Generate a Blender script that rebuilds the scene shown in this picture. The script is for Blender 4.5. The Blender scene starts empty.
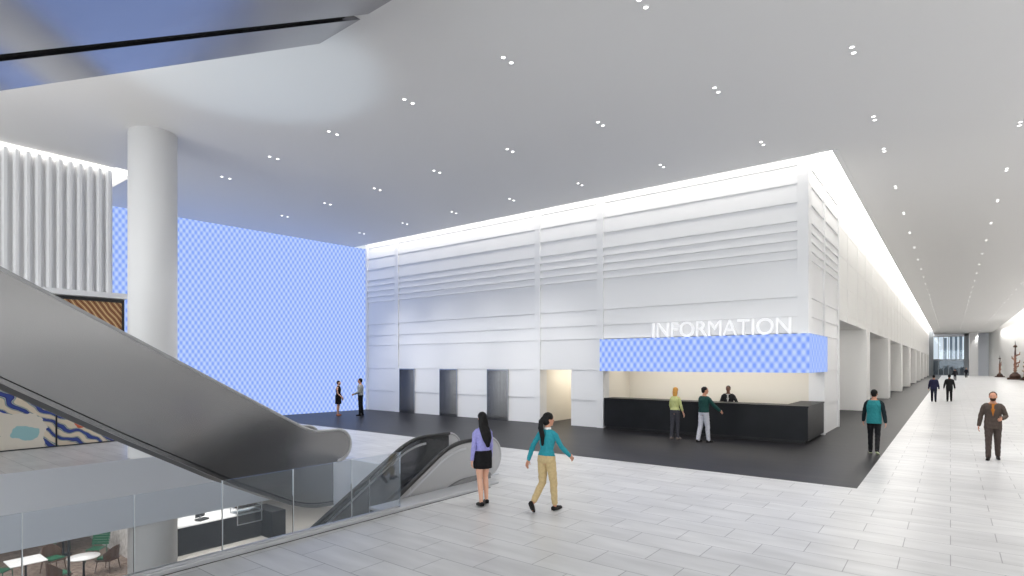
import bpy, math, random
import numpy as np
from mathutils import Vector, Matrix

random.seed(7)
np.random.seed(7)
S = bpy.context.scene
COL = S.collection
PI = math.pi

# ------------------------------------------------------------------ view
S.view_settings.view_transform = 'Standard'
S.view_settings.look = 'None'
S.view_settings.gamma = 1
S.view_settings.use_curve_mapping = False
S.view_settings.exposure = 0.0

# ------------------------------------------------------------------ materials
def lin(r, g, b):
    f = lambda c: (c / 255 / 12.92) if c / 255 <= .04045 else ((c / 255 + .055) / 1.055) ** 2.4
    return (f(r), f(g), f(b), 1)

def mat(name, col, rough=.6, metal=0.0, spec=.5, emit=None, estr=0.0):
    m = bpy.data.materials.new(name)
    m.use_nodes = True
    b = m.node_tree.nodes['Principled BSDF']
    b.inputs['Base Color'].default_value = col
    b.inputs['Roughness'].default_value = rough
    b.inputs['Metallic'].default_value = metal
    b.inputs['Specular IOR Level'].default_value = spec
    if emit:
        b.inputs['Emission Color'].default_value = emit
        b.inputs['Emission Strength'].default_value = estr
    return m

def nd(m, typ, **kw):
    n = m.node_tree.nodes.new(typ)
    for k, v in kw.items():
        setattr(n, k, v)
    return n

def lk(m, a, b):
    m.node_tree.links.new(a, b)

def noisy(name, c0, c1, scale=4.0, rough=.6, metal=0.0, stretch=(1, 1, 1), bump=0.0, spec=.5):
    m = mat(name, c0, rough, metal, spec)
    b = m.node_tree.nodes['Principled BSDF']
    tc = nd(m, 'ShaderNodeTexCoord'); mp = nd(m, 'ShaderNodeMapping')
    mp.inputs['Scale'].default_value = stretch
    nz = nd(m, 'ShaderNodeTexNoise'); nz.inputs['Scale'].default_value = scale
    nz.inputs['Detail'].default_value = 4
    cr = nd(m, 'ShaderNodeValToRGB')
    cr.color_ramp.elements[0].position = .3; cr.color_ramp.elements[0].color = c0
    cr.color_ramp.elements[1].position = .7; cr.color_ramp.elements[1].color = c1
    lk(m, tc.outputs['Object'], mp.inputs['Vector']); lk(m, mp.outputs[0], nz.inputs['Vector'])
    lk(m, nz.outputs['Fac'], cr.inputs['Fac']); lk(m, cr.outputs['Color'], b.inputs['Base Color'])
    if bump:
        bp = nd(m, 'ShaderNodeBump'); bp.inputs['Strength'].default_value = bump
        lk(m, nz.outputs['Fac'], bp.inputs['Height']); lk(m, bp.outputs[0], b.inputs['Normal'])
    return m

def emission(name, col, s):
    m = bpy.data.materials.new(name); m.use_nodes = True
    t = m.node_tree; t.nodes.remove(t.nodes['Principled BSDF'])
    e = nd(m, 'ShaderNodeEmission'); e.inputs[0].default_value = col; e.inputs[1].default_value = s
    lk(m, e.outputs[0], t.nodes['Material Output'].inputs[0])
    return m

def glass(name, tint, refl=.06, gcol=(.8, .85, .9, 1), haze=0.0, hazecol=(.5, .52, .55, 1)):
    m = bpy.data.materials.new(name); m.use_nodes = True
    t = m.node_tree; t.nodes.remove(t.nodes['Principled BSDF'])
    tr = nd(m, 'ShaderNodeBsdfTransparent'); tr.inputs[0].default_value = tint
    gl = nd(m, 'ShaderNodeBsdfGlossy'); gl.inputs['Roughness'].default_value = .03
    gl.inputs['Color'].default_value = gcol
    fr = nd(m, 'ShaderNodeFresnel'); fr.inputs['IOR'].default_value = 1.45
    mx = nd(m, 'ShaderNodeMixShader')
    lk(m, fr.outputs[0], mx.inputs[0]); lk(m, tr.outputs[0], mx.inputs[1]); lk(m, gl.outputs[0], mx.inputs[2])
    out = mx.outputs[0]
    if haze:
        df = nd(m, 'ShaderNodeBsdfDiffuse'); df.inputs[0].default_value = hazecol
        m2 = nd(m, 'ShaderNodeMixShader'); m2.inputs[0].default_value = haze
        lk(m, out, m2.inputs[1]); lk(m, df.outputs[0], m2.inputs[2]); out = m2.outputs[0]
    lk(m, out, t.nodes['Material Output'].inputs[0])
    return m

def tile_mat(name, c1, c2, cm, bw, rh, mortar, rough, var, stain=.5, off=(0, 0)):
    m = mat(name, c1, rough)
    b = m.node_tree.nodes['Principled BSDF']
    tc = nd(m, 'ShaderNodeTexCoord')
    mp0 = nd(m, 'ShaderNodeMapping'); mp0.inputs['Location'].default_value = (off[0], off[1], 0)
    lk(m, tc.outputs['Object'], mp0.inputs['Vector'])
    br = nd(m, 'ShaderNodeTexBrick'); br.offset = .5
    br.inputs['Color1'].default_value = c1; br.inputs['Color2'].default_value = c2
    br.inputs['Mortar'].default_value = cm
    br.inputs['Scale'].default_value = 1
    br.inputs['Brick Width'].default_value = bw; br.inputs['Row Height'].default_value = rh
    br.inputs['Mortar Size'].default_value = mortar; br.inputs['Mortar Smooth'].default_value = .2
    br.inputs['Bias'].default_value = -.1
    lk(m, mp0.outputs[0], br.inputs['Vector'])
    mp = nd(m, 'ShaderNodeMapping'); mp.inputs['Scale'].default_value = (.6, 2.6, 1)
    nz = nd(m, 'ShaderNodeTexNoise'); nz.inputs['Scale'].default_value = 1.5; nz.inputs['Detail'].default_value = 5
    lk(m, tc.outputs['Object'], mp.inputs['Vector']); lk(m, mp.outputs[0], nz.inputs['Vector'])
    mr = nd(m, 'ShaderNodeMapRange'); mr.inputs[1].default_value = .3; mr.inputs[2].default_value = .7
    mr.inputs[3].default_value = 1 - var; mr.inputs[4].default_value = 1 + var * .4
    lk(m, nz.outputs['Fac'], mr.inputs[0])
    mx = nd(m, 'ShaderNodeMix', data_type='RGBA', blend_type='MULTIPLY'); mx.inputs[0].default_value = 1
    lk(m, br.outputs['Color'], mx.inputs[6]); lk(m, mr.outputs[0], mx.inputs[7])
    lk(m, mx.outputs[2], b.inputs['Base Color'])
    return m

def led_mat(name, px, rz, s, c0, c1):
    m = emission(name, c0, s)
    e = [n for n in m.node_tree.nodes if n.type == 'EMISSION'][0]
    tc = nd(m, 'ShaderNodeTexCoord'); sp = nd(m, 'ShaderNodeSeparateXYZ')
    lk(m, tc.outputs['Object'], sp.inputs[0])
    def mth(op, a, b=None):
        n = nd(m, 'ShaderNodeMath', operation=op)
        for i, v in enumerate((a, b)):
            if v is None: continue
            if isinstance(v, (int, float)): n.inputs[i].default_value = v
            else: lk(m, v, n.inputs[i])
        return n.outputs[0]
    u = mth('ADD', sp.outputs[0], sp.outputs[1])
    cu = mth('COSINE', mth('MULTIPLY', u, 2 * PI / px))
    cz = mth('COSINE', mth('MULTIPLY', sp.outputs[2], PI / rz))
    v = mth('ADD', mth('MULTIPLY', mth('MULTIPLY', cu, cz), .5), .5)
    cr = nd(m, 'ShaderNodeValToRGB')
    cr.color_ramp.elements[0].position = .1; cr.color_ramp.elements[0].color = c0
    cr.color_ramp.elements[1].position = .9; cr.color_ramp.elements[1].color = c1
    lk(m, v, cr.inputs[0]); lk(m, cr.outputs[0], e.inputs[0])
    return m

def mural_mat():
    m = mat('mural_paint', (1, 1, 1, 1), .35)
    b = m.node_tree.nodes['Principled BSDF']
    tc = nd(m, 'ShaderNodeTexCoord')
    def swirl(scale, dist, stops, rot, st=(1, 1, 1), typ='BANDS'):
        mp = nd(m, 'ShaderNodeMapping'); mp.inputs['Rotation'].default_value = rot
        mp.inputs['Scale'].default_value = st
        lk(m, tc.outputs['Object'], mp.inputs['Vector'])
        w = nd(m, 'ShaderNodeTexWave', wave_type=typ)
        w.bands_direction = 'Z'
        w.inputs['Scale'].default_value = scale; w.inputs['Distortion'].default_value = dist
        w.inputs['Detail'].default_value = 2; w.inputs['Detail Scale'].default_value = .9
        lk(m, mp.outputs[0], w.inputs['Vector'])
        cr = nd(m, 'ShaderNodeValToRGB'); cr.color_ramp.interpolation = 'CONSTANT'
        el = cr.color_ramp.elements
        el[0].position = stops[0][0]; el[0].color = stops[0][1]
        el[1].position = stops[1][0]; el[1].color = stops[1][1]
        for p, c in stops[2:]:
            e = el.new(p); e.color = c
        lk(m, w.outputs['Fac'], cr.inputs[0])
        return cr.outputs[0]
    navy, teal, cream = lin(38, 46, 110), lin(70, 140, 155), lin(214, 200, 178)
    low = swirl(1.15, 9.0, [(0, cream), (.36, lin(176, 158, 128)), (.46, teal), (.6, cream), (.68, navy), (.86, lin(52, 70, 140))], (.6, 0, 0))
    up = swirl(2.4, 2.2, [(0, lin(120, 62, 30)), (.25, lin(196, 150, 96)), (.5, lin(150, 92, 50)), (.65, lin(70, 34, 22)), (.82, lin(222, 186, 132))], (.95, 0, 0))
    sp = nd(m, 'ShaderNodeSeparateXYZ'); lk(m, tc.outputs['Object'], sp.inputs[0])
    nz = nd(m, 'ShaderNodeTexNoise'); nz.inputs['Scale'].default_value = .9
    lk(m, tc.outputs['Object'], nz.inputs['Vector'])
    a = nd(m, 'ShaderNodeMath', operation='MULTIPLY_ADD'); a.inputs[1].default_value = 1.2
    lk(m, nz.outputs['Fac'], a.inputs[0]); lk(m, sp.outputs[2], a.inputs[2])
    gt = nd(m, 'ShaderNodeMath', operation='GREATER_THAN'); gt.inputs[1].default_value = 2.7
    lk(m, a.outputs[0], gt.inputs[0])
    mx = nd(m, 'ShaderNodeMix', data_type='RGBA')
    lk(m, gt.outputs[0], mx.inputs[0]); lk(m, low, mx.inputs[6]); lk(m, up, mx.inputs[7])
    # a warm red blot and a pale round mound painted on the lower half
    def blot(src, cy, cz, ry, rz, col):
        y = nd(m, 'ShaderNodeMath', operation='SUBTRACT'); y.inputs[1].default_value = cy; lk(m, sp.outputs[1], y.inputs[0])
        y2 = nd(m, 'ShaderNodeMath', operation='DIVIDE'); y2.inputs[1].default_value = ry; lk(m, y.outputs[0], y2.inputs[0])
        z = nd(m, 'ShaderNodeMath', operation='SUBTRACT'); z.inputs[1].default_value = cz; lk(m, sp.outputs[2], z.inputs[0])
        z2 = nd(m, 'ShaderNodeMath', operation='DIVIDE'); z2.inputs[1].default_value = rz; lk(m, z.outputs[0], z2.inputs[0])
        cx = nd(m, 'ShaderNodeCombineXYZ'); lk(m, y2.outputs[0], cx.inputs[0]); lk(m, z2.outputs[0], cx.inputs[1])
        n3 = nd(m, 'ShaderNodeTexNoise'); n3.inputs['Scale'].default_value = 2.6; lk(m, tc.outputs['Object'], n3.inputs['Vector'])
        n4 = nd(m, 'ShaderNodeVectorMath', operation='MULTIPLY_ADD'); n4.inputs[1].default_value = (1.3, 1.3, 0); n4.inputs[2].default_value = (-.65, -.65, 0)
        lk(m, n3.outputs['Color'], n4.inputs[0])
        ad = nd(m, 'ShaderNodeVectorMath', operation='ADD'); lk(m, cx.outputs[0], ad.inputs[0]); lk(m, n4.outputs[0], ad.inputs[1])
        ln = nd(m, 'ShaderNodeVectorMath', operation='LENGTH'); lk(m, ad.outputs[0], ln.inputs[0])
        lt = nd(m, 'ShaderNodeMath', operation='LESS_THAN'); lt.inputs[1].default_value = 1; lk(m, ln.outputs['Value'], lt.inputs[0])
        mm = nd(m, 'ShaderNodeMix', data_type='RGBA'); lk(m, lt.outputs[0], mm.inputs[0]); lk(m, src, mm.inputs[6])
        mm.inputs[7].default_value = col
        return mm.outputs[2]
    o = blot(mx.outputs[2], 4.25, .3, .6, .85, lin(216, 208, 194))
    o = blot(o, 4.35, .45, .3, .22, lin(150, 190, 192))
    o = blot(o, 5.75, .72, .3, .2, lin(196, 92, 62))
    lk(m, o, b.inputs['Base Color'])
    return m

M = {}
M['white'] = mat('white_panel', (.84, .84, .845, 1), .45)
M['whitew'] = mat('white_wall', (.89, .88, .86, 1), .55)
M['ceil'] = mat('ceiling_paint', (.80, .795, .79, 1), .7)
M['floor'] = tile_mat('pale_stone_tile', (.54, .54, .545, 1), (.60, .60, .60, 1), (.25, .25, .26, 1), 1.03, .52, .006, .32, .16)
M['dark'] = tile_mat('charcoal_plank', (.014, .014, .016, 1), (.020, .019, .021, 1), (.007, .007, .008, 1), 1.2, .3, .004, .42, .3)
M['dark'].node_tree.nodes['Principled BSDF'].inputs['Specular IOR Level'].default_value = .25
M['led'] = led_mat('led_blue_dots', .25, .178, 1.0, lin(136, 167, 249), lin(194, 215, 255))
M['ledsign'] = led_mat('led_sign_dots', .262, .203, 1.0, lin(132, 164, 252), lin(196, 216, 255))
M['steel'] = noisy('brushed_steel', (.50, .50, .51, 1), (.58, .58, .59, 1), 6, .24, .9, (1, 1, .05))
M['esc'] = noisy('satin_metal_cladding', (.27, .27, .275, 1), (.295, .295, .30, 1), 2, .22, .85, (1, .3, .3))
M['under'] = noisy('polished_soffit_metal', (.25, .25, .28, 1), (.28, .28, .31, 1), 1.2, .16, .95)
M['matt'] = mat('matt_black', (.003, .003, .003, 1), .9, 0, 0)
M['black'] = mat('black_rubber', (.012, .012, .013, 1), .4)
M['counter'] = noisy('charcoal_counter', (.008, .009, .011, 1), (.012, .013, .016, 1), 2, .42, spec=.22)
M['counterblk'] = mat('black_plinth', (.006, .006, .007, 1), .5)
M['cream'] = mat('cream_wall', (.80, .76, .68, 1), .6)
M['fascia'] = mat('blue_grey_fascia', (.70, .73, .79, 1), .35)
M['fasciad'] = mat('slate_fascia', (.26, .28, .32, 1), .3, .3)
M['alu'] = mat('aluminium_trim', (.55, .56, .58, 1), .35, .6)
M['glass'] = glass('guard_glass', (.93, .945, .96, 1), haze=.025, hazecol=(.45, .55, .66, 1))
M['eglass'] = glass('balustrade_glass', (.93, .935, .94, 1), haze=.13, hazecol=(.62, .62, .63, 1))
M['joint'] = mat('polished_glass_edge', (.55, .58, .6, 1), .4)
M['sheen_glass'] = glass('pale_sheen_glass', (.93, .935, .94, 1), haze=.72, hazecol=(.60, .60, .61, 1))  # pale haze puts the glass reflection into the colour
M['dglass'] = glass('dark_reflection_glass', (.42, .42, .43, 1), haze=.2, hazecol=(.22, .22, .225, 1))  # dark tint puts dark reflection and backdrop into the glass
M['wglass'] = glass('window_glass', (.93, .96, .98, 1))
M['step'] = noisy('ribbed_step_metal', (.02, .02, .022, 1), (.045, .045, .05, 1), 30, .45, .4, (1, 1, 1))
M['cove'] = emission('cove_lamp', (1, .97, .92, 1), 6.0)
M['cove2'] = emission('cove_lamp_soft', (1, .96, .9, 1), 2.2)
M['cove3'] = emission('cove_lamp_right', (1, .97, .93, 1), 2.2)
M['lens'] = emission('downlight_lens', (1, .99, .97, 1), 6.0)
M['trimw'] = mat('white_trim', (.8, .8, .8, 1), .5)
M['mural'] = mural_mat()
M['letter'] = mat('white_letter_glow', (.92, .92, .93, 1), .4, 0, .5, (1, 1, 1, 1), .25)  # slight glow added to lift the letters off the wall
M['lowfloor'] = noisy('beige_lower_floor', (.56, .53, .49, 1), (.62, .59, .55, 1), 2, .5)
M['carpet'] = noisy('brown_pebble_carpet', (.16, .115, .09, 1), (.36, .28, .23, 1), 9, .9)
M['stone'] = noisy('mottled_stone_wall', (.45, .43, .42, 1), (.82, .80, .78, 1), 7, .7)
M['green'] = mat('green_paint', (.006, .13, .06, 1), .45)
M['brown'] = noisy('brown_wicker', (.055, .026, .014, 1), (.12, .06, .034, 1), 40, .6, 0, (1, 1, 1), .2)
M['tabw'] = mat('white_tabletop', (.86, .86, .86, 1), .3)
M['counterw'] = mat('white_worktop', (.9, .9, .9, 1), .3)
M['bronze'] = noisy('bronze_patina', (.03, .018, .014, 1), (.10, .045, .03, 1), 5, .45, .3)
M['redwood'] = noisy('red_brown_carving', (.13, .04, .025, 1), (.42, .22, .14, 1), 3.5, .5)
M['outdark'] = mat('far_dark_building', (.045, .055, .065, 1), .6)
M['outtower'] = mat('far_tower', (.20, .25, .30, 1), .6)
M['ground'] = mat('street_ground', (.18, .19, .2, 1), .8)
M['greyblue'] = mat('grey_blue_panel', (.30, .33, .36, 1), .4)

# ------------------------------------------------------------------ mesh helpers
class MB:
    def __init__(s):
        s.v, s.f, s.m, s.sm, s.mats = [], [], [], [], []
    def mi(s, m):
        if m not in s.mats: s.mats.append(m)
        return s.mats.index(m)
    def add(s, vs, fs, m=None, smooth=False):
        b = len(s.v); s.v += [tuple(v) for v in vs]
        k = s.mi(m) if m else 0
        for f in fs:
            s.f.append(tuple(i + b for i in f)); s.m.append(k); s.sm.append(smooth)
        return s
    def box(s, x0, x1, y0, y1, z0, z1, m=None):
        vs = [(x, y, z) for z in (z0, z1) for y in (y0, y1) for x in (x0, x1)]
        return s.add(vs, [(0, 2, 3, 1), (4, 5, 7, 6), (0, 1, 5, 4), (2, 6, 7, 3), (0, 4, 6, 2), (1, 3, 7, 5)], m)
    def prism(s, pts, ax, a0, a1, m=None):
        # pts: 2D outline; ax: extrusion axis ('x': pts=(y,z), 'y': pts=(x,z), 'z': pts=(x,y))
        mk = {'x': lambda p, a: (a, p[0], p[1]), 'y': lambda p, a: (p[0], a, p[1]), 'z': lambda p, a: (p[0], p[1], a)}[ax]
        n = len(pts)
        vs = [mk(p, a0) for p in pts] + [mk(p, a1) for p in pts]
        fs = [tuple(range(n))[::-1], tuple(range(n, 2 * n))] + [(i, (i + 1) % n, n + (i + 1) % n, n + i) for i in range(n)]
        return s.add(vs, fs, m)
    def strip(s, top, bot, ax, a0, a1, m=None):
        # solid between two polylines of equal length (robust for concave outlines)
        mk = {'x': lambda p, a: (a, p[0], p[1]), 'y': lambda p, a: (p[0], a, p[1])}[ax]
        n = len(top); vs = []
        for a in (a0, a1):
            vs += [mk(p, a) for p in top] + [mk(p, a) for p in bot]
        fs = []
        for i in range(n - 1):
            fs += [(i, i + 1, n + i + 1, n + i), (2 * n + i, 3 * n + i, 3 * n + i + 1, 2 * n + i + 1),
                   (i, 2 * n + i, 2 * n + i + 1, i + 1), (n + i, n + i + 1, 3 * n + i + 1, 3 * n + i)]
        fs += [(0, n, 3 * n, 2 * n), (n - 1, 3 * n - 1, 4 * n - 1, 2 * n - 1)]
        return s.add(vs, fs, m)
    def lathe(s, prof, c=(0, 0, 0), n=24, m=None, sx=1, sy=1):
        vs = []
        for r, z in prof:
            for k in range(n):
                a = 2 * PI * k / n
                vs.append((c[0] + r * sx * math.cos(a), c[1] + r * sy * math.sin(a), c[2] + z))
        fs = []
        for i in range(len(prof) - 1):
            for k in range(n):
                fs.append((i * n + k, i * n + (k + 1) % n, (i + 1) * n + (k + 1) % n, (i + 1) * n + k))
        fs.append(tuple(range(n))[::-1]); L = (len(prof) - 1) * n
        fs.append(tuple(range(L, L + n)))
        return s.add(vs, fs, m, True)
    def limb(s, pts, rad, n=12, m=None, sq=1.0, cap=True, up=None):
        # tapered tube through pts with rounded ends; sq squashes across 'up'
        pts = [Vector(p) for p in pts]
        rings = []
        k = len(pts)
        for i in range(k):
            d = (pts[min(i + 1, k - 1)] - pts[max(i - 1, 0)]).normalized()
            rings.append((pts[i], d, rad[i]))
        ext = []
        if cap:
            d0, d1 = rings[0][1], rings[-1][1]
            ext0 = [(pts[0] - d0 * rad[0] * math.sin(t), d0, rad[0] * math.cos(t)) for t in (1.4, 1.0, .5)]
            ext1 = [(pts[-1] + d1 * rad[-1] * math.sin(t), d1, rad[-1] * math.cos(t)) for t in (.5, 1.0, 1.4)]
            rings = ext0 + rings + ext1
        vs = []
        for p, d, r in rings:
            ref = Vector(up) if up else (Vector((1, 0, 0)) if abs(d.x) < .9 else Vector((0, 1, 0)))
            u = (ref - d * ref.dot(d)).normalized(); w = d.cross(u)
            for j in range(n):
                a = 2 * PI * j / n
                vs.append(p + u * (r * math.cos(a)) + w * (r * sq * math.sin(a)))
        fs = []
        for i in range(len(rings) - 1):
            for j in range(n):
                fs.append((i * n + j, i * n + (j + 1) % n, (i + 1) * n + (j + 1) % n, (i + 1) * n + j))
        fs.append(tuple(range(n))[::-1]); L = (len(rings) - 1) * n
        fs.append(tuple(range(L, L + n)))
        return s.add(vs, fs, m, True)
    def rings(s, rs, n=20, m=None, T=None):
        # rs: (cx, cy, z, rx, ry) stacked ellipses
        vs = []
        for cx, cy, z, rx, ry in rs:
            for j in range(n):
                a = 2 * PI * j / n
                p = Vector((cx + rx * math.cos(a), cy + ry * math.sin(a), z))
                vs.append(T @ p if T else p)
        fs = []
        for i in range(len(rs) - 1):
            for j in range(n):
                fs.append((i * n + j, i * n + (j + 1) % n, (i + 1) * n + (j + 1) % n, (i + 1) * n + j))
        fs.append(tuple(range(n))[::-1]); L = (len(rs) - 1) * n
        fs.append(tuple(range(L, L + n)))
        return s.add(vs, fs, m, True)
    def ball(s, c, r, m=None, n=14, T=None):
        rx, ry, rz = r if isinstance(r, tuple) else (r, r, r)
        rs = []
        for i in range(9):
            t = -PI / 2 + PI * (i + .25) / 8.5
            rs.append((c[0], c[1], c[2] + rz * math.sin(t), max(rx * math.cos(t), .0005), max(ry * math.cos(t), .0005)))
        return s.rings(rs, n, m, T)
    def mesh(s, name):
        me = bpy.data.meshes.new(name)
        me.from_pydata([tuple(v) for v in s.v], [], s.f)
        for m in s.mats: me.materials.append(m)
        me.polygons.foreach_set('material_index', s.m)
        me.polygons.foreach_set('use_smooth', s.sm)
        me.update()
        return me
    def obj(s, name, parent=None, m=None, bevel=0.0, fix=True):
        me = s.mesh(name)
        if m:
            me.materials.clear(); me.materials.append(m)
        o = bpy.data.objects.new(name, me); COL.objects.link(o)
        if parent: o.parent = parent
        if fix:
            import bmesh
            b = bmesh.new(); b.from_mesh(me); bmesh.ops.recalc_face_normals(b, faces=b.faces); b.to_mesh(me); b.free()
        if bevel:
            md = o.modifiers.new('bevel', 'BEVEL'); md.width = bevel; md.segments = 2; md.limit_method = 'ANGLE'
        return o

def tag(o, label, cat, group=None):
    o['label'] = label; o['category'] = cat
    if group: o['group'] = group
    return o
def thing(name, label, cat, loc=(0, 0, 0), rz=0.0, group=None):
    o = bpy.data.objects.new(name, None); COL.objects.link(o)
    o.empty_display_size = .1
    o.location = loc; o.rotation_euler = (0, 0, rz)
    return tag(o, label, cat, group)
def struct(o, label=None):
    o['kind'] = 'structure'
    if label: o['label'] = label
    return o
def copy_tree(o, parent=None):
    c = o.copy(); COL.objects.link(c)
    if parent: c.parent = parent
    for ch in list(o.children): copy_tree(ch, c)
    return c

# ------------------------------------------------------------------ key dimensions
FY, RX = 19.46, -3.475          # planes of the front and the corridor face of the white block
HC = 8.72                       # ceiling
VX0, VX1, VY1 = -16.4, -7.45, 9.16   # the floor opening
LOW = -4.5                      # lower level

# ------------------------------------------------------------------ floors
b = MB()
for x0, x1, y0, y1 in ((VX1, 9.3, -15, 13.17), (-1.478, 9.3, 13.17, 151), (-26.6, VX1, VY1, 13.17), (-26.6, VX0, -15, VY1)):
    b.box(x0, x1, y0, y1, -.4, 0)
struct(b.obj('floor', m=M['floor']))
b = MB()
b.box(-26.6, -1.478, 13.17, FY + 1.2, -.4, 0); b.box(-14, -1.478, FY + 1.2, 151, -.4, 0)
struct(b.obj('floor_dark', m=M['dark']), 'charcoal plank floor in front of the white block')

# fascia of the opening, far side and end
b = MB(); b.box(VX0, VX0 + .06, -15, VY1, -1.64, .08)
struct(b.obj('trim_1', m=M['fascia']), 'blue grey fascia on the far edge of the floor opening')
b = MB(); b.box(VX0, -9.45, VY1 - .05, VY1, -1.1, -.005)
struct(b.obj('trim_2', m=M['fascia']), 'fascia at the end of the floor opening')
b = MB(); b.box(VX1 - .02, VX1 + .11, -6, 8.75, -.5, .06)
k3 = struct(b.obj('trim_3', m=M['alu'], bevel=.01), 'metal kerb along the near edge of the floor opening')
b = MB(); b.box(VX1 + .11, VX1 + .13, -6, 8.75, -.02, .004); b.obj('shadow_gap', k3, M['counterblk'])
b = MB(); b.box(-12.46, -12.38, 8.56, VY1 - .05, -1.1, -.005)
struct(b.obj('trim_7', m=M['fascia']), 'fascia at the side of the escalator landing')
# soffit over lower level
b = MB(); b.box(-34, VX0, -15, 20, -1.63, -1.45); b.box(VX0, 9, VY1, 20, -1.4, -1.1); b.box(VX1, 9, -15, VY1, -1.4, -1.1)
struct(b.obj('ceiling_lower', m=M['ceil']))
b = MB(); b.box(-34, -7, 7.6, 21, LOW - .2, LOW); b.box(-19.4, -7, -15, 7.6, LOW - .2, LOW)
struct(b.obj('floor_lower', m=M['lowfloor']))
b = MB(); b.box(-34, -19.4, -15, 7.6, LOW - .2, LOW)
struct(b.obj('floor_cafe', m=M['carpet']), 'brown pebble patterned cafe carpet on the lower level')
b = MB(); b.box(-34, -21.2, 7.6, 7.8, LOW, -1.63)
struct(b.obj('wall_cafe', m=M['stone']), 'mottled pale stone wall behind the cafe chairs')
b = MB(); b.box(-34.2, -34, -15, 21, LOW, -1.63); b.box(-34, -7, 21, 21.2, LOW, -1.1); b.box(-7, -6.8, -15, 21, LOW, -1.1); b.box(-34, 9, -15.2, -15, LOW, -1.1)
struct(b.obj('wall_lower', m=M['whitew']))

# ------------------------------------------------------------------ ceiling
b = MB()
T = HC + .25
LEDL = -26.6
b.box(-27, 6.5, -15, 6.5, HC, T); b.box(-20.95, 6.5, 6.5, 7.15, HC, T); b.box(-27, -25.5, 6.5, 7.15, HC, T)
b.box(-27, 6.5, 7.15, 18.76, HC, T)
b.box(-2.73, 6.5, 18.76, 151, HC, T)
struct(b.obj('ceiling', m=M['ceil']))
# cove slot: riser and lamp panel
b = MB()
b.box(-25.2, -2.65, 18.62, 18.76, HC - .01, 9.6); b.box(-2.73, -2.59, 18.76, 151, HC - .01, 9.6)
struct(b.obj('trim_4', m=M['trimw']), 'white lip of the ceiling cove around the block')
b = MB(); b.box(-25.2, -2.6, 18.62, FY + .3, 9.5, 9.58); b.box(RX - .3, -2.6, FY + .3, 151, 9.5, 9.58)
tag(b.obj('cove_light', m=M['cove']), 'glowing cove light slot along the top of the white block', 'light')
b = MB(); b.box(-25.5, -20.95, 6.5, 7.15, HC + .12, HC + .2)
tag(b.obj('cove_light', m=M['cove2']), 'short glowing ceiling slot beside the round white column', 'light')

# ------------------------------------------------------------------ front wall of the block
ZL = [0, 1.05, 2.24, 3.46, 3.985, 4.59, 5.78, 6.06, 6.36, 6.66, 6.96, 7.55, 8.14, 8.72, 9.5]
DEP = {5.78: .055, 6.06: .06, 6.36: .06, 6.66: .06, 6.96: .06, 7.55: .05, 8.14: .04, 4.59: .04, 3.985: .035, 3.46: .03, 2.24: .03, 1.05: .035, 8.72: .03, 0: .02}
OPEN = [(-22.4, -21.27), (-19.5, -18.35), (-16.5, -15.3), (-13.6, -12.1)]
PIL = [(-25.2, -25.0), (-22.78, -22.5), (-13.86, -13.6), (-10.9, -10.62), (-3.79, RX)]
b = MB()
base = FY + .07
def course_y(x0, x1, z0, z1):       # board tilted out towards its foot, facing -y
    d = DEP[z0]
    b.prism([(base + .2, z0), (base - d, z0 + .004), (base - d, z0 + .03), (base - .004, z1), (base + .2, z1)], 'x', x0, x1)
def course_x(y0, y1, z0, z1, bx):   # same, facing +x
    d = DEP[z0]
    b.prism([(bx - .2, z0), (bx + d, z0 + .004), (bx + d, z0 + .03), (bx + .004, z1), (bx - .2, z1)], 'y', y0, y1)
cuts = [(-25.0, -22.78), (-22.5, -13.86), (-13.6, -10.9), (-10.62, -3.79)]
for z0, z1 in zip(ZL[:-1], ZL[1:]):
    for x0, x1 in cuts:
        if x0 > -10.7 and z1 < 3.5: continue
        if z0 >= 2.2:
            course_y(x0, x1, z0, z1)
        else:
            segs = {-25.0: [(-25.0, -22.78)], -22.5: [(-21.27, -19.5), (-18.35, -16.5), (-15.3, -13.86)], -13.6: [(-12.1, -10.9)]}[x0]
            for a, c in segs: course_y(a, c, z0, z1)
for x0, x1 in PIL:
    z0 = 3.44 if x0 > -5 else 0
    b.box(x0, x1, FY - .0, FY + .5, z0, 9.5)
b.box(-22.5, -22.4, FY, FY + .5, 0, 2.24)
# backing
for x0, x1 in ((-25.15, -22.45), (-21.22, -19.55), (-18.3, -16.55), (-15.25, -13.7), (-12.05, -10.7)):
    b.box(x0, x1, FY + .21, FY + .49, 0, 2.3)
b.box(-25.15, -10.7, FY + .21, FY + .49, 2.245, 9.49); b.box(-10.7, RX - .26, FY + .21, FY + .49, 3.2, 9.49)
struct(b.obj('wall_front', m=M['white'], fix=True))

# corridor face
b = MB()
bx = RX - .07
for z0, z1 in zip(ZL[:-1], ZL[1:]):
    for y0, y1 in ((FY + .32, 22.3), (22.5, 25.5)):
        if y1 < 22.4 and z1 < 3.5: continue
        course_x(y0, y1, z0, z1, bx)
b.box(RX - .5, RX, 22.3, 22.5, 0, 9.5); b.box(RX - .5, RX, 25.5, 25.7, 0, 9.5)
b.box(RX - .5, RX - .25, FY + .3, 22.3, 3.2, 9.5); b.box(RX - .5, RX - .25, 22.5, 25.5, 0, 9.5)
b.box(RX - 3.5, RX - .5, 25.4, 25.65, 0, 4.3)
struct(b.obj('wall_corner', m=M['white']), 'ribbed white corner block of the information hall')
b = MB()
PX = RX - .13
b.box(PX - .4, PX, 25.7, 151, 4.3, 9.5)
for z in (4.59, 5.78, 6.96, 8.14):
    b.box(PX - .1, PX + .012, 25.71, 150.9, z, z + .03)
y = 25.7
while y < 150:
    b.box(PX - .1, PX + .016, y + 3.2, y + 3.4, 4.305, 9.49); y += 3.325
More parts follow.
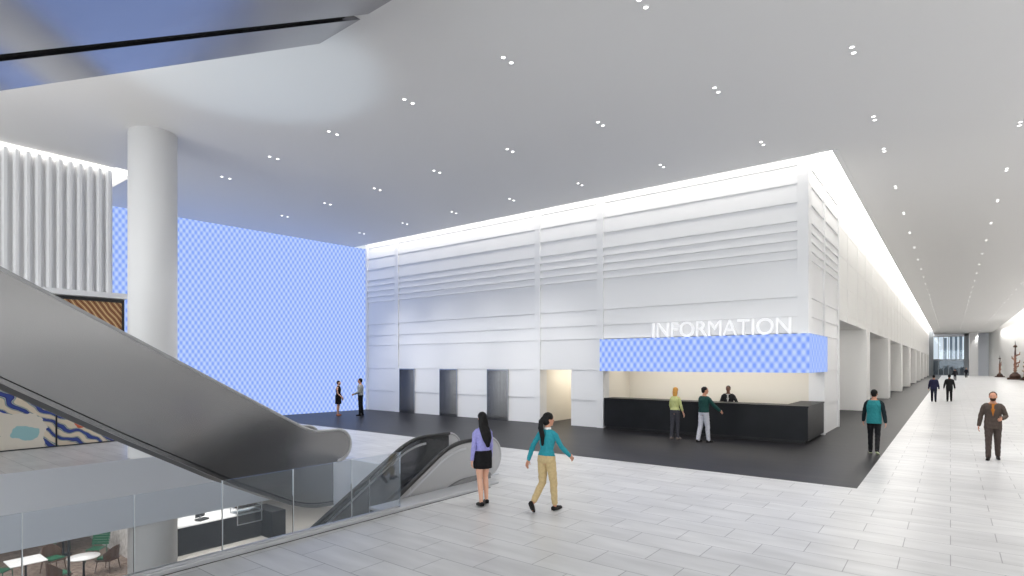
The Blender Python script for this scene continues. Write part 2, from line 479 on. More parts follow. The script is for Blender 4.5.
b.box(-8, PX - .41, 25.71, 150.9, 4.31, 4.5)
b.box(-8.2, -8.01, 25.4, 151, 0, 4.52)
struct(b.obj('wall_corridor', m=M['whitew']))
for k in range(9):
    y = 34.9 + 13.3 * k
    b = MB(); b.box(-8, RX, y, y + 1.5, 0, 4.3)
    struct(b.obj('pillar', m=M['whitew'], bevel=.02))

# lift recesses
for k, (x0, x1) in enumerate(OPEN[:3]):
    n = ('third lift portal from the bright doorway, beside the couple', 'middle one of the three steel lift portals', 'steel lift portal nearest the bright doorway')[k]
    t = thing('lift_portal', n, 'lift', (x0, FY, 0))
    w = x1 - x0
    c = MB(); c.box(0, .025, -.015, .92, 0, 2.24); c.obj('side_lining', t, M['steel'])
    c = MB(); c.box(w - .025, w, -.015, .92, 0, 2.24); c.obj('side_lining', t, M['steel'])
    c = MB(); c.box(.025, w - .025, -.015, .92, 2.2, 2.24); c.obj('head_lining', t, M['steel'])
    c = MB(); c.box(.025, w / 2 - .003, .92, .96, .01, 2.2); c.obj('door_leaf', t, M['steel'])
    c = MB(); c.box(w / 2 + .003, w - .025, .92, .96, .01, 2.2); c.obj('door_leaf', t, M['steel'])
    c = MB(); c.box(.025, w - .025, .0, .92, 0, .012); c.obj('sill', t, M['counter'])
b = MB(); 
b.box(-13.75, -13.6, FY + .5, 27, 0, 2.6); b.box(-12.1, -11.95, FY + .5, 27, 0, 2.6); b.box(-13.75, -11.95, 27, 27.2, 0, 2.6); b.box(-13.75, -11.95, FY + .5, 27, 2.5, 2.6)
struct(b.obj('wall_passage', m=M['cream']))
# information nook
b = MB()
b.box(-11.2, -11.0, FY + .2, 22.7, 0, 3.2); b.box(-11.2, RX - .5, 22.5, 22.7, 0, 3.2); b.box(-11.2, RX - .3, FY + .5, 22.5, 2.95, 3.2)
struct(b.obj('wall_nook', m=M['cream']))

# ------------------------------------------------------------------ information counter, sign, letters
t = thing('information_counter', 'long charcoal information counter under the blue sign', 'counter', (0, 0, 0))
x0, x1, y0, y1 = -10.6, RX, FY + .02, 22.28
b = MB(); b.box(x0, x1 - .02, y0 + .02, y0 + .12, .09, 1.12); b.box(x1 - .12, x1 - .02, y0 + .12, y1, .09, 1.12); b.obj('front_panel', t, M['counter'], .006)
b = MB(); b.box(x0, x1, y0, y0 + .75, 1.12, 1.17); b.box(x1 - .75, x1, y0 + .75, y1, 1.12, 1.17); b.obj('worktop', t, M['counter'], .006)
b = MB(); b.box(x0 + .04, x1 - .12, y0 + .1, y0 + .6, 0, .09); b.box(x1 - .6, x1 - .12, y0 + .6, y1, 0, .09); b.obj('plinth', t, M['counterblk'])
b = MB(); b.box(x0 + .04, x1 - .7, y0 + .6, y0 + .64, .09, 1.12); b.box(x1 - .64, x1 - .6, y0 + .64, y1, .09, 1.12); b.obj('back_panel', t, M['counter'])

t = thing('blue_sign_band', 'blue dotted light box band over the information counter', 'sign')
sy0, sx1, sz0, sz1 = FY - .16, RX + .06, 2.21, 3.43
b = MB(); b.box(-10.68, sx1, sy0, sy0 + .03, sz0, sz1); b.box(sx1 - .03, sx1, sy0 + .03, 22.5, sz0, sz1); b.obj('light_face', t, M['ledsign'])
b = MB(); b.box(-10.66, sx1 - .03, sy0 + .03, FY + .42, sz0 + .01, sz1 - .001); b.box(sx1 - .4, sx1 - .03, FY + .42, 22.3, sz0 + .01, sz1 - .02); b.obj('housing', t, M['trimw'])

cu = bpy.data.curves.new('information_letters', 'FONT'); cu.body = 'INFORMATION'; cu.size = 1; cu.extrude = .02
to = bpy.data.objects.new('tmp_text', cu); COL.objects.link(to)
dg = bpy.context.evaluated_depsgraph_get()
me = bpy.data.meshes.new_from_object(to.evaluated_get(dg))
bpy.data.objects.remove(to)
co = np.empty(len(me.vertices) * 3); me.vertices.foreach_get('co', co); co = co.reshape(-1, 3)
mn, mx_ = co.min(0), co.max(0)
n = (co - mn) / (mx_ - mn)
co = np.stack([-8.55 + n[:, 0] * 4.6, (FY - .10) + (1 - n[:, 2]) * .07, sz1 + n[:, 1] * .53], 1)
# make the strokes stand on the sign
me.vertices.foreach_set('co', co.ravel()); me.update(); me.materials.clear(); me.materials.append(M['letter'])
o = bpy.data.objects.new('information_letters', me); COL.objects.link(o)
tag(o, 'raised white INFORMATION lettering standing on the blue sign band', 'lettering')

# ------------------------------------------------------------------ LED wall
p0, p1 = Vector((-25.16, FY)), Vector((-26.25, 6.8))
d = (p1 - p0); nrm = Vector((d.y, -d.x)).normalized()     # points away from the hall
if nrm.x > 0: nrm = -nrm
q = [p0, p1, p1 + nrm * .15, p0 + nrm * .15]
b = MB(); b.prism([(v.x, v.y) for v in q], 'z', 0, HC)
o = b.obj('led_wall', m=M['led']); tag(o, 'tall glowing blue video wall with white dot pattern', 'video wall')

# ------------------------------------------------------------------ left wall: fins above, mural below
b = MB()
b.box(-21.75, -21.24, -15, 6.5, 4.75, HC)
y = 6.46
while y > 2.4:
    w = .165
    pts = [(-21.26, y - w), (-21.15, y - w), (-21.10, y - w + .05), (-21.10, y - .05), (-21.15, y), (-21.26, y)]
    b.prism(pts, 'z', 4.74, 8.64)
    y -= .25
b.box(-21.75, -21.05, -15, 6.85, 4.58, 4.75)
struct(b.obj('wall_left', m=M['white']), 'white vertical fins above the mural')
b = MB(); b.box(-21.2, -21.09, 2.4, 6.5, 8.68, 8.71)
tag(b.obj('cove_light', m=M['cove']), 'light strip along the top of the white vertical fins', 'light')
b = MB(); b.box(-21.9, -21.3, -15, 6.85, 0, 4.58); b.box(-27, -21.3, 4.8, 5.0, 0, HC); b.box(-21.9, -21.75, -15, 5, 4.58, HC)
struct(b.obj('wall_mural', m=M['whitew']))
t = thing('mural', 'colourful mural on the far side wall behind the escalator', 'mural', (0, 0, 0))
b = MB(); b.box(-21.3, -21.25, .4, 6.76, .03, 4.46); b.obj('painted_panel', t, M['mural'])
b = MB(); b.box(-21.3, -21.2, .4, 6.82, 4.46, 4.56); b.box(-21.3, -21.2, 6.76, 6.82, 0, 4.46); b.box(-21.3, -21.2, .4, 6.76, 0, .03); b.box(-21.25, -21.22, 5.04, 5.08, .03, 4.46)
b.obj('frame', t, M['black'])

# ------------------------------------------------------------------ round column
b = MB(); b.lathe([(.575, LOW), (.575, HC)], (-17.12, 6.18, 0), 64)
struct(b.obj('column', m=M['whitec'] if 'whitec' in M else M['white'], fix=False), 'round white column rising through the floor opening')

# ------------------------------------------------------------------ rising escalator on the left
def up_escalator():
    t = thing('escalator', 'grey metal clad escalator rising to the upper floor on the left', 'escalator')
    rail = lambda y: 1.38 - .565 * (y - 7.0)
    ysl = [-1.2, 0, 2.2, 4.0, 6.0, 7.4, 7.75]
    top = [(y, rail(y)) for y in ysl] + [(8.05, .845), (8.5, .83), (8.7, .83)]
    ang = [PI / 2 - i * PI / 12 for i in range(1, 13)]
    nose = [(8.7 + .40 * math.cos(a), .43 + .40 * math.sin(a)) for a in ang]
    bot = [(-1.2, 4.05), (0, 3.45), (2.2, 2.18), (4.03, 1.03), (6.14, -.21), (7.38, -.85), (7.75, -.98), (8.05, -1.05), (8.5, -1.08), (8.55, -1.08)]
    for x, nm in ((-12.36, 'near'), (-13.75, 'far')):
        # balustrade panel runs from the truss line up to the rail
        bal_b = [(y, rail(y) - .92) for y in ysl] + [(8.05, .0), (8.5, .0), (8.7, .0)]
        b = MB(); b.strip([(y, z - .05) for y, z in top], bal_b, 'x', x - .03, x)
        b.prism([(8.7, .0)] + [(8.7, .78)] + [(y, z) for y, z in [(8.7 + .36 * math.cos(a), .42 + .36 * math.sin(a)) for a in ang]], 'x', x - .03, x)
        b.obj('balustrade', t, M['esc'])
        b = MB(); pts = [(x - .015, y, z - .02) for y, z in top] + [(x - .015, y, z - .02) for y, z in nose]
        b.limb(pts, [.035] * len(pts), 10, up=(1, 0, 0)); b.obj('handrail', t, M['escr'])
        b = MB(); b.strip(bal_b[:-1] + [(8.55, 0)], bot, 'x', x - .06, x + .02); b.obj('truss_cladding', t, M['esc'])
    # trim along the bottom edge of the near side
    for off, th, nm, mm in ((.0, .05, 'edge_trim', 'esc'), (.09, .022, 'shadow_gap', 'counter')):
        b = MB(); b.strip([(y, z + off + th) for y, z in bot], [(y, z + off) for y, z in bot], 'x', -12.34, -12.325); b.obj(nm, t, M[mm])
    b = MB(); b.strip([(y, z + .06) for y, z in bot], bot, 'x', -13.7, -12.4); b.obj('soffit', t, M['counter'])
    b = MB(); b.box(-13.66, -12.42, 8.2, 9.3, -.1, .012); b.obj('landing_plate', t, M['alu'])
    for k in range(24):
        y = 8.2 - .4 * k; z = (0 if k < 2 else .2 * (k - 1) * 1.12)
        if y < -1: break
        b = MB(); b.box(-13.64, -12.44, y - .4, y, z - .22, z); b.obj('step', t, M['step'])
M['escr'] = mat('grey_rail', (.42, .42, .425, 1), .5)
up_escalator()

# ------------------------------------------------------------------ descending escalator at the near kerb
def down_escalator():
    t = thing('escalator', 'glass sided escalator with black handrails going down beside the kerb', 'escalator')
    c30 = .577
    def rail(y):                 # handrail height
        if y >= 8.75: return .88
        if y <= 7.9: return .88 - c30 * (8.33 - y)
        s = (y - 7.9) / .85
        a0, a1 = .88 - c30 * .43, .88
        # cubic ease between the slope and the level
        return a0 + c30 * .85 * (s - s * s / 2) + (a1 - a0 - c30 * .425) * s * s
    ys = [0.0, 1.5, 3, 4.5, 6, 7, 7.6, 7.9] + [7.9 + .85 * i / 8 for i in range(1, 9)] + [9.1, 9.48]
    ang = [PI / 2 - i * PI / 14 for i in range(1, 14)]
    for x in (-9.2, -8.0):
        b = MB(); top = [(y, rail(y) - .03) for y in ys]; bot = [(y, rail(y) - .80) for y in ys]
        b.strip(top, bot, 'x', x - .008, x + .008); b.obj('glass_balustrade', t, M['dglass'] if x < -9 else M['sheen_glass'])
        b = MB(); b.prism([(9.48, .08), (9.48, .85)] + [(9.48 + .385 * math.cos(a), .465 + .385 * math.sin(a)) for a in ang], 'x', x - .008, x + .008)
        b.obj('newel_panel', t, M['sheen_glass'])
        b = MB(); pts = [(x, y, rail(y)) for y in ys]
        b.limb(pts, [.043] * len(pts), 10, up=(1, 0, 0)); b.obj('handrail', t, M['black'])
        b = MB(); pts2 = [(x, 9.48 + .415 * math.cos(a), .465 + .415 * math.sin(a)) for a in ang]
        b.limb([(x, 9.44, .88)] + pts2, [.026] * (len(pts2) + 1), 8, up=(1, 0, 0)); b.obj('newel_rail', t, M['escr'])
        b = MB(); b.strip([(y, rail(y) - .13) for y in ys[:-2]], [(y, rail(y) - .175) for y in ys[:-2]], 'x', x - .02, x + .02); b.obj('rail_guide', t, M['alu'])
        b = MB(); b.strip([(y, rail(y) - .76) for y in ys], [(y, rail(y) - 1.0) for y in ys], 'x', x - .07, x + .07); b.obj('skirt', t, M['esc'])
        for y in (3.6, 4.8, 6.0, 7.2):
            b = MB(); b.box(x - .012, x + .012, y, y + .014, rail(y) - .78, rail(y) - .04); b.obj('glass_joint', t, M['alu'])
    b = MB(); b.box(-7.93, -7.475, 6.2, 9.2, -.02, .03); b.obj('outer_deck', t, M['alu'], .008)
    b = MB(); b.box(-9.12, -8.08, 8.7, 9.95, -.1, .012); b.obj('landing_plate', t, M['alu'])
    top = [(y, rail(y) - 1.35) for y in ys]
    for x in (-9.34, -7.9):
        b = MB(); b.strip([(y, rail(y) - .98) for y in ys], [(y, rail(y) - 1.9) for y in ys], 'x', x, x + .03); b.obj('truss_cladding', t, M['esc'])
    b = MB(); b.strip([(y, rail(y) - 1.84) for y in ys], [(y, rail(y) - 1.9) for y in ys], 'x', -9.3, -7.9); b.obj('soffit', t, M['esc'])
    for k in range(22):
        y = 8.7 - .4 * k
        z = rail(y - .2) - .90
        b = MB(); b.box(-9.1, -8.1, y - .4, y, z - .24, z); b.obj('step', t, M['step'])
down_escalator()

# glass guard on the kerb
t = thing('glass_guard', 'frameless glass guard along the kerb of the floor opening', 'railing')
y = 1.49 - .995 * 5
while y < 5.7:
    b = MB(); b.box(-7.43, -7.41, y + .006, y + .989, .06, .99); b.obj('glass_panel', t, M['glass'])
    b = MB(); b.box(-7.433, -7.407, y - .004, y + .004, .06, .99); b.obj('panel_joint', t, M['joint'])
    y += .995
b = MB(); b.box(-7.45, -7.39, -3.5, 6.4, .05, .085); b.obj('base_shoe', t, M['alu'])
# ------------------------------------------------------------------ upper escalators seen from below
def overhead(x0, x1, label, yend):
    t = thing('escalator', label, 'escalator')
    u = lambda y: HC - .577 * (6.41 - y)
    ys = [-1.4, yend]
    b = MB(); b.strip([(y, u(y) + .05) for y in ys], [(y, u(y)) for y in ys], 'x', x0, x1); b.obj('soffit', t, M['under'])
    for x in (x0, x1 - .05):
        b = MB(); b.strip([(y, u(y) + 1.0) for y in ys], [(y, u(y) + .05) for y in ys], 'x', x, x + .05); b.obj('truss_cladding', t, M['esc'])
        b = MB(); b.strip([(y, u(y) + 1.9) for y in ys], [(y, u(y) + 1.0) for y in ys], 'x', x + .02, x + .035); b.obj('glass_balustrade', t, M['eglass'])
        b = MB(); b.limb([(x + .025, y, u(y) + 1.92) for y in ys], [.04, .04], 10); b.obj('handrail', t, M['black'])
    b = MB(); b.strip([(y, u(y) + 1.0) for y in ys], [(y, u(y) + .9) for y in ys], 'x', x0 + .05, x1 - .05); b.obj('step_band', t, M['step'])
overhead(-9.7, -8.43, 'overhead escalator with polished underside, the one nearer the column', 6.41)
overhead(-8.17, -6.35, 'overhead escalator with polished underside, nearest the top edge of the view', 6.38)
b = MB(); b.strip([(-1.4, 4.36), (6.1, 8.70)], [(-1.4, 4.28), (6.1, 8.62)], 'x', -8.43, -8.17)  # matt black strip put in for the dark open gap
tag(b.obj('gap_dark_strip', m=M['matt']), 'black strip drawn for the dark gap between the two overhead escalators', 'gap strip')
b = MB(); b.box(-21, -6.3, -12, -1.3, 4.2, 4.6)
struct(b.obj('slab_upper', m=M['whitew']))

# ------------------------------------------------------------------ right wall, corridor end, room behind
cv = [(9.3, -15), (9.3, 60), (9.25, 95), (8.8, 118), (8.2, 132), (7.3, 142), (6.15, 150)]
for i, ((xa, ya), (xb, yb)) in enumerate(zip(cv[:-1], cv[1:])):
    b = MB(); b.prism([(xa, ya), (xb, yb), (xb + .3, yb), (xa + .3, ya)], 'z', 0, 10.6)
    struct(b.obj('wall_right', m=M['whitew']), 'long curved white wall on the right of the corridor')
b = MB(); b.box(6.5, 6.6, -15, 151, HC, 10.6)
struct(b.obj('trim_5', m=M['trimw']), 'lip of the ceiling cove along the curved wall')
b = MB(); b.box(6.5, 9.6, -15, 90, 10.6, 10.68)
tag(b.obj('cove_light', m=M['cove2']), 'glowing cove light over the near stretch of the right wall', 'light')
b = MB(); b.box(6.5, 9.6, 90, 151, 10.6, 10.68)
tag(b.obj('cove_light', m=M['cove3']), 'glowing cove light along the top of the curved wall', 'light')
# corridor end
b = MB()
b.box(-8, -2.9, 150, 150.3, 0, 9.5); b.box(2.25, 3.0, 150, 150.3, 0, HC)
struct(b.obj('wall_back', m=M['greyblue']))
b = MB(); b.box(3.0, 4.4, 147, 148.4, 0, HC)
struct(b.obj('pillar', m=M['white']), 'white pillar at the far end of the corridor')
b = MB()
for x in np.arange(-2.9, 2.3, .86): b.box(x - .04, x + .04, 150, 150.15, 0, HC - .5)
for z in (.05, 3.1, 8.15): b.box(-2.9, 2.25, 150, 150.15, z - .05, z + .05)
o = struct(b.obj('window_1', m=M['greyblue']), 'tall far window at the end of the corridor')
b = MB(); b.box(-2.9, 2.25, 150.06, 150.08, 0, 8.2); p = b.obj('glazing', o, M['wglass'])
b = MB(); b.box(-2.9, 6.2, 150, 150.3, 8.2, HC); b.box(4.4, 6.2, 150, 150.05, 0, 8.2)
struct(b.obj('trim_6', m=M['fascia']))
b = MB(); b.box(-40, 40, 150.3, 330, -.6, -.3); struct(b.obj('ground', m=M['ground']))
def block(nm, x0, x1, y0, y1, h, m, lab):
    t = thing(nm, lab, 'building', ((x0 + x1) / 2, (y0 + y1) / 2, -.3))
    w, d = (x1 - x0) / 2, (y1 - y0) / 2
    c = MB(); c.box(-w, w, -d, d, 0, h); c.obj('wall', t, m)
    c = MB(); c.box(-w - .15, w + .15, -d - .15, d + .15, h, h + .2); c.obj('roof_edge', t, m)
block('low_building', -12, 12, 166, 180, 3.6, M['outdark'], 'dark low building outside the far corridor window')
for i, (x, h) in enumerate(((-1.9, 12), (-.2, 16), (1.2, 18.5), (2.6, 15.0))):
    block('tower', x, x + .8, 262, 264, h, M['outtower'], ('shortest slim tower', 'second slim tower', 'tallest slim tower', 'slim tower on the right end')[i] + ' outside the far corridor window')
# back of the hall: glazed facade behind the camera
b = MB()
for x in np.arange(-21, 9.4, 3): b.box(x - .08, x + .08, -15.1, -14.9, 0, HC)
for z in (.1, 3, 6, 8.6): b.box(-21, 9.3, -15.08, -14.92, z - .06, z + .06)
o = struct(b.obj('window_2', m=M['alu']), 'glazed entrance front of the hall')
b = MB(); b.box(-21, 9.3, -15.01, -14.99, 0, HC); b.obj('glazing', o, M['wglass'])

# ------------------------------------------------------------------ sculptures
def sculpture(x, y, h, label, seed):
    r = random.Random(seed)
    t = thing('sculpture', label, 'sculpture', (x, y, 0), r.uniform(0, 2), 'carved standing sculptures by the curved wall')
    w = h * .125
    b = MB(); b.prism([(-w, -w), (w, -w), (w, w), (-w, w)], 'z', 0, h * .05)
    b.lathe([(w * .95, h * .05), (w * .8, h * .12), (w * .45, h * .16), (w * .4, h * .18)], (0, 0, 0), 16)
    b.obj('base', t, M['bronze'])
    b = MB()
    z = h * .17
    prof = []
    for i in range(9):
        prof.append((h * r.uniform(.03, .06), z)); z += h * .03
        prof.append((h * r.uniform(.018, .03), z)); z += h * .02
    b.lathe(prof, (0, 0, 0), 14, sx=1, sy=.75); zz = z
    b.obj('figure', t, M['redwood'])
    b = MB()
    for i in range(4):
        a = r.uniform(0, 6.28); zc = h * (.3 + .1 * i)
        b.limb([(0, 0, zc), (math.cos(a) * h * .08, math.sin(a) * h * .08, zc + h * .03), (math.cos(a) * h * .09, math.sin(a) * h * .09, zc + h * .09)], [h * .02, h * .016, h * .006], 8)
    b.obj('carved_arm', t, M['redwood'])
    b = MB(); b.limb([(0, 0, zz - .05), (h * .012, 0, h * .8), (0, 0, h * .97)], [h * .02, h * .012, h * .004], 8)
    b.lathe([(.001, h * .80), (h * .05, h * .82), (h * .02, h * .86), (.001, h * .87)], (0, 0, 0), 12)
    b.obj('finial', t, M['bronze'])
sculpture(7.1, 136, 4.1, 'shortest carved red brown sculpture, farthest along the curved wall', 3)
sculpture(7.95, 117.5, 6.2, 'tall carved sculpture with spire on dark base by curved wall', 5)
sculpture(8.62, 112, 3.2, 'carved sculpture cut off at the edge of the view by curved wall', 8)

# ------------------------------------------------------------------ lower level cafe
def cafe_counter():
    t = thing('cafe_counter', 'dark cafe counter with white worktop on the lower level', 'counter', (0, 0, LOW))
    b = MB(); b.box(-22.9, -22.1, 8.75, 11.95, .08, 1.02); b.obj('body', t, M['counter'])
    b = MB(); b.box(-23.0, -22.06, 8.7, 11.95, 1.02, 1.08); b.obj('worktop', t, M['counterw'], .006)
    b = MB(); b.box(-23.3, -22.95, 8.9, 11.95, .0, 1.3); b.obj('back_shelf', t, M['counterw'])
    b = MB(); b.box(-22.9, -21.35, 11.95, 12.55, 0, 1.08); b.obj('end_cabinet', t, M['counter'], .008)
    b = MB(); b.box(-22.85, -22.15, 8.8, 11.9, 0, .08); b.obj('plinth', t, M['counterblk'])
cafe_counter()
t = thing('display_case', 'glass food display case with shelves on the cafe counter', 'display case', (-22.1, 10.9, LOW + 1.08))
b = MB()
for x in (-.5, .06):
    for y in (0, .98): b.box(x, x + .03, y, y + .03, -.42 if x > 0 else 0, .42)
for z in (0.0, .2, .40):
    b.box(-.5, -.47, 0, 1, z, z + .025); b.box(.06, .09, 0, 1, z, z + .025); b.box(-.5, .09, 0, .03, z, z + .025); b.box(-.5, .09, .98, 1.01, z, z + .025)
b.box(.06, .09, 0, 1, -.42, -.39)
b.obj('frame', t, M['alu'])
b = MB(); b.box(.085, .095, .02, .99, -.4, .41); b.obj('front_glass', t, M['wglass'])
for z in (.02, .21):
    b = MB(); b.box(-.46, .05, .04, .97, z, z + .01); b.obj('shelf', t, M['wglass'])
for k in range(6):
    o = MB().lathe([(.03, 0), (.07, .02), (.075, .07), (.05, .1), (.02, .11)], (0, 0, 0), 14).obj('pastry', m=M['pastry'] if 'pastry' in M else M['brown'])
    o.location = (-22.1 - .2, 10.9 + .12 + .15 * k, LOW + 1.08 + .22)
    tag(o, 'brown pastry on the shelf of the glass display case', 'pastry', 'pastries in the display case')
t = thing('cash_register', 'small black cash register standing on the white cafe worktop', 'cash register', (-22.4, 9.75, LOW + 1.08), .3)
b = MB(); b.box(-.15, .15, -.2, .2, 0, .06); b.obj('base', t, M['black'], .01)
b = MB(); b.prism([(-.12, .1), (-.1, .28), (-.07, .28), (-.09, .1)], 'y', -.2, .2); b.obj('screen', t, M['black'])
b = MB(); b.box(-.11, -.07, -.03, .03, .05, .15); b.obj('stand', t, M['alu'])

def wicker_chair(loc, rz, label):
    t = thing('wicker_chair', label, 'chair', loc, rz, 'brown wicker cafe chairs')
    b = MB(); b.box(-.25, .25, -.24, .26, .38, .43); b.obj('seat', t, M['brown'], .015)
    b = MB(); b.box(-.22, .22, -.2, .23, .43, .49); b.obj('cushion', t, M['green'], .02)
    b = MB()
    pts = []
    for i in range(9):
        a = PI * (.0 + i / 8)
        pts.append((.29 * math.cos(a), -.06 - .24 * math.sin(a)))
    vs = []; fs = []
    for i, (x, y) in enumerate(pts):
        s = math.sin(PI * i / 8); h = .64 + .24 * s; k = 1.08 + .06 * s
        for (kk, hh) in ((1, .40), (k, h), (k * .9, h), (.9, .40)):
            vs.append((x * kk, (y + .06) * kk - .06, hh))
    for i in range(8):
        a, c = 4 * i, 4 * i + 4
        for q in range(4): fs.append((a + q, a + (q + 1) % 4, c + (q + 1) % 4, c + q))
    fs += [(0, 1, 2, 3), (32, 35, 34, 33)]
    b.add(vs, fs); b.obj('backrest', t, M['brown'])
    for sx in (-1, 1):
        for sy in (-1, 1):
            b = MB(); b.limb([(sx * .21, sy * .2, .39), (sx * .25, sy * .25, .01)], [.018, .012], 8); b.obj('leg', t, M['brown'])
def green_chair(loc, rz, label):
    t = thing('slatted_chair', label, 'chair', loc, rz, 'green cafe chairs')
    b = MB(); b.box(-.22, .22, -.2, .23, .42, .45); b.obj('seat', t, M['green'], .012)
    for k in range(5):
        b = MB(); z = .5 + .085 * k; b.box(-.29, .29, -.25 - .02 * k, -.235 - .02 * k, z, z + .08); b.obj('back_slat', t, M['green'], .004)
    for sx in (-1, 1):
        b = MB(); b.limb([(sx * .23, -.21, .02), (sx * .23, -.21, .45), (sx * .23, -.33, .93)], [.014] * 3, 8); b.obj('rear_leg', t, M['green'])
        b = MB(); b.limb([(sx * .2, .2, .43), (sx * .22, .22, .01)], [.014, .012], 8); b.obj('leg', t, M['green'])
def cafe_table(loc, rnd, label):
    t = thing('cafe_table', label, 'table', loc)
    b = MB()
    if rnd: b.lathe([(.42, .72), (.44, .735), (.44, .75)], n=36)
    else: b.box(-.46, .46, -.46, .46, .72, .75)
    b.obj('tabletop', t, M['tabw'], 0 if rnd else .01)
    b = MB(); b.lathe([(.035, .03), (.03, .72)], n=14); b.obj('pedestal', t, M['black'])
    b = MB(); b.lathe([(.26, 0), (.25, .02), (.04, .04)], n=24); b.obj('foot', t, M['black'])
cafe_table((-22.2, 6.0, LOW), True, 'round white cafe table between brown and green chairs')
cafe_table((-23.2, 4.75, LOW), False, 'square white cafe table on the brown carpet')
cafe_table((-25.6, 6.3, LOW), False, 'square white cafe table farthest from the opening')
wicker_chair((-22.5, 6.75, LOW), math.atan2(-.61, -.79) - PI / 2, 'brown wicker chair closest to the round column')
wicker_chair((-23.85, 5.6, LOW), math.atan2(.35, 1.1) - PI / 2, 'brown wicker chair between the round and the square table')
wicker_chair((-21.95, 5.3, LOW), math.atan2(.9, -.2) - PI / 2, 'brown wicker chair in front of the round table')
green_chair((-24.0, 6.85, LOW), math.atan2(-.75, .7) - PI / 2, 'green slatted chair against the stone wall')
green_chair((-23.8, 4.25, LOW), math.atan2(.6, .6) - PI / 2, 'green slatted chair at the near side of the square table')
green_chair((-26.5, 6.5, LOW), math.atan2(-.2, 1) - PI / 2, 'green slatted chair at the farthest square table')
b = MB(); b.lathe([(.032, LOW), (.032, -1.63)], (-20.2, 5.1, 0), 14)
tag(b.obj('support_post', m=M['black']), 'thin black post in front of the cafe tables', 'post')

# ------------------------------------------------------------------ downlights
SPOTS = []
def make_downlight():
    t = thing('downlight', '', 'ceiling light')
    for s in (-.13, .13):
        b = MB(); b.lathe([(.056, 0), (.056, -.012), (.042, -.016), (.042, 0)], (0, s, 0), 18); r = b.obj('trim_ring', t, M['trimw'])
        b = MB(); b.lathe([(.041, -.004), (.041, -.012), (.02, -.016)], (0, s, 0), 14); b.obj('lens', r, M['lens'])
    return t
ORD = 'first second third fourth fifth sixth seventh eighth ninth tenth eleventh twelfth'.split()
proto = [None]
def downlight(x, y, label, group):
    if proto[0] is None: proto[0] = make_downlight(); o = proto[0]
    else: o = copy_tree(proto[0])
    o.location = (x, y, HC); o['label'] = label; o['group'] = group
GX = [-22.2, -19.15, -16.15, -13.15, -10.15, -7.17, -4.2, -1.53]
for ri, (y, nm) in enumerate(((9.1, 'row over the escalators'), (13.0, 'middle hall row'), (16.95, 'row by the ribbed wall'))):
    for k, x in enumerate(GX):
        SPOTS.append((x, y))
        if ri == 0 and (x > -4 or x < -20): continue
        downlight(x, y, f'twin downlight, {ORD[k]} from the blue video wall in the {nm}', 'hall ceiling downlights')
for x, nm in ((-1.53, 'row above the dark floor edge'), (1.42, 'row above the pale floor'), (4.37, 'row nearest the curved wall')):
    k = 0
    for i in range(30):
        y = 19.65 + 4.38 * i
        SPOTS.append((x, y))
        if x > 4 and y < 54: continue
        lab = f'twin downlight, {ORD[k]} along the corridor in the {nm}' if k < 9 else f'tiny distant downlight far along the corridor in the {nm}'
        downlight(x, y, lab, 'corridor ceiling downlights' if k < 9 else f'distant downlights in the {nm}'); k += 1
for x in (1.42, 4.37):
    for y in (9.1, 13, 16.95): SPOTS.append((x, y))

def lamp(nm, typ, loc, energy, col=(1, 1, 1), **kw):
    l = bpy.data.lights.new(nm, typ); l.energy = energy; l.color = col
    for k, v in kw.items(): setattr(l, k, v)
    o = bpy.data.objects.new(nm, l); COL.objects.link(o); o.location = loc
    return o
sl = bpy.data.lights.new('downlight_beam', 'SPOT'); sl.energy = 320; sl.color = (1, .985, .965)
sl.spot_size = math.radians(86); sl.spot_blend = .8; sl.shadow_soft_size = .12
s2 = sl.copy(); s2.energy = 640; s2.spot_size = math.radians(62); s2.spot_blend = .7
s3 = sl.copy(); s3.energy = 1050; s3.spot_size = math.radians(44); s3.spot_blend = 1
for x, y in SPOTS:
    o = bpy.data.objects.new('downlight_beam', s2 if y > 19 else sl); COL.objects.link(o); o.location = (x, y, HC - .05)
    if y == 13.0 and x < -12:                                                        # added spot brightens the foot of the ribbed wall
        o = bpy.data.objects.new('wall_foot_fill', s3); COL.objects.link(o); o.location = (x, y + .13, HC - .05); o.rotation_euler = (math.radians(42), 0, 0)
o = lamp('left_ceiling_fill', 'AREA', (-13.2, -1.0, 4.9), 300, (1, .985, .96), shape='RECTANGLE', size=6.4, size_y=.4)  # unseen fill added to brighten the left ceiling
o.rotation_euler = (PI - .75, 0, 0)
o = lamp('rear_fill', 'AREA', (-6, -14.8, 4.4), 3000, (.93, .97, 1), shape='RECTANGLE', size=29, size_y=8)  # added fill from behind the camera, standing in for daylight
o.rotation_euler = (PI / 2, 0, 0)
o = lamp('curved_wall_fill', 'AREA', (6.75, 118, 8.66), 800, (1, .98, .95), shape='RECTANGLE', size=.2, size_y=44)  # strip light added to brighten the curved wall
o.rotation_euler = (0, math.radians(-26), 0)
for k in range(9):
    lamp('bay_fill', 'AREA', (-5.6, (25.7 if k == 0 else 36.4 + 13.3 * (k - 1)) + 5, 4.28), 70, (1, .98, .95), shape='RECTANGLE', size=3, size_y=6)  # area lights added to lift the pillar faces in each bay
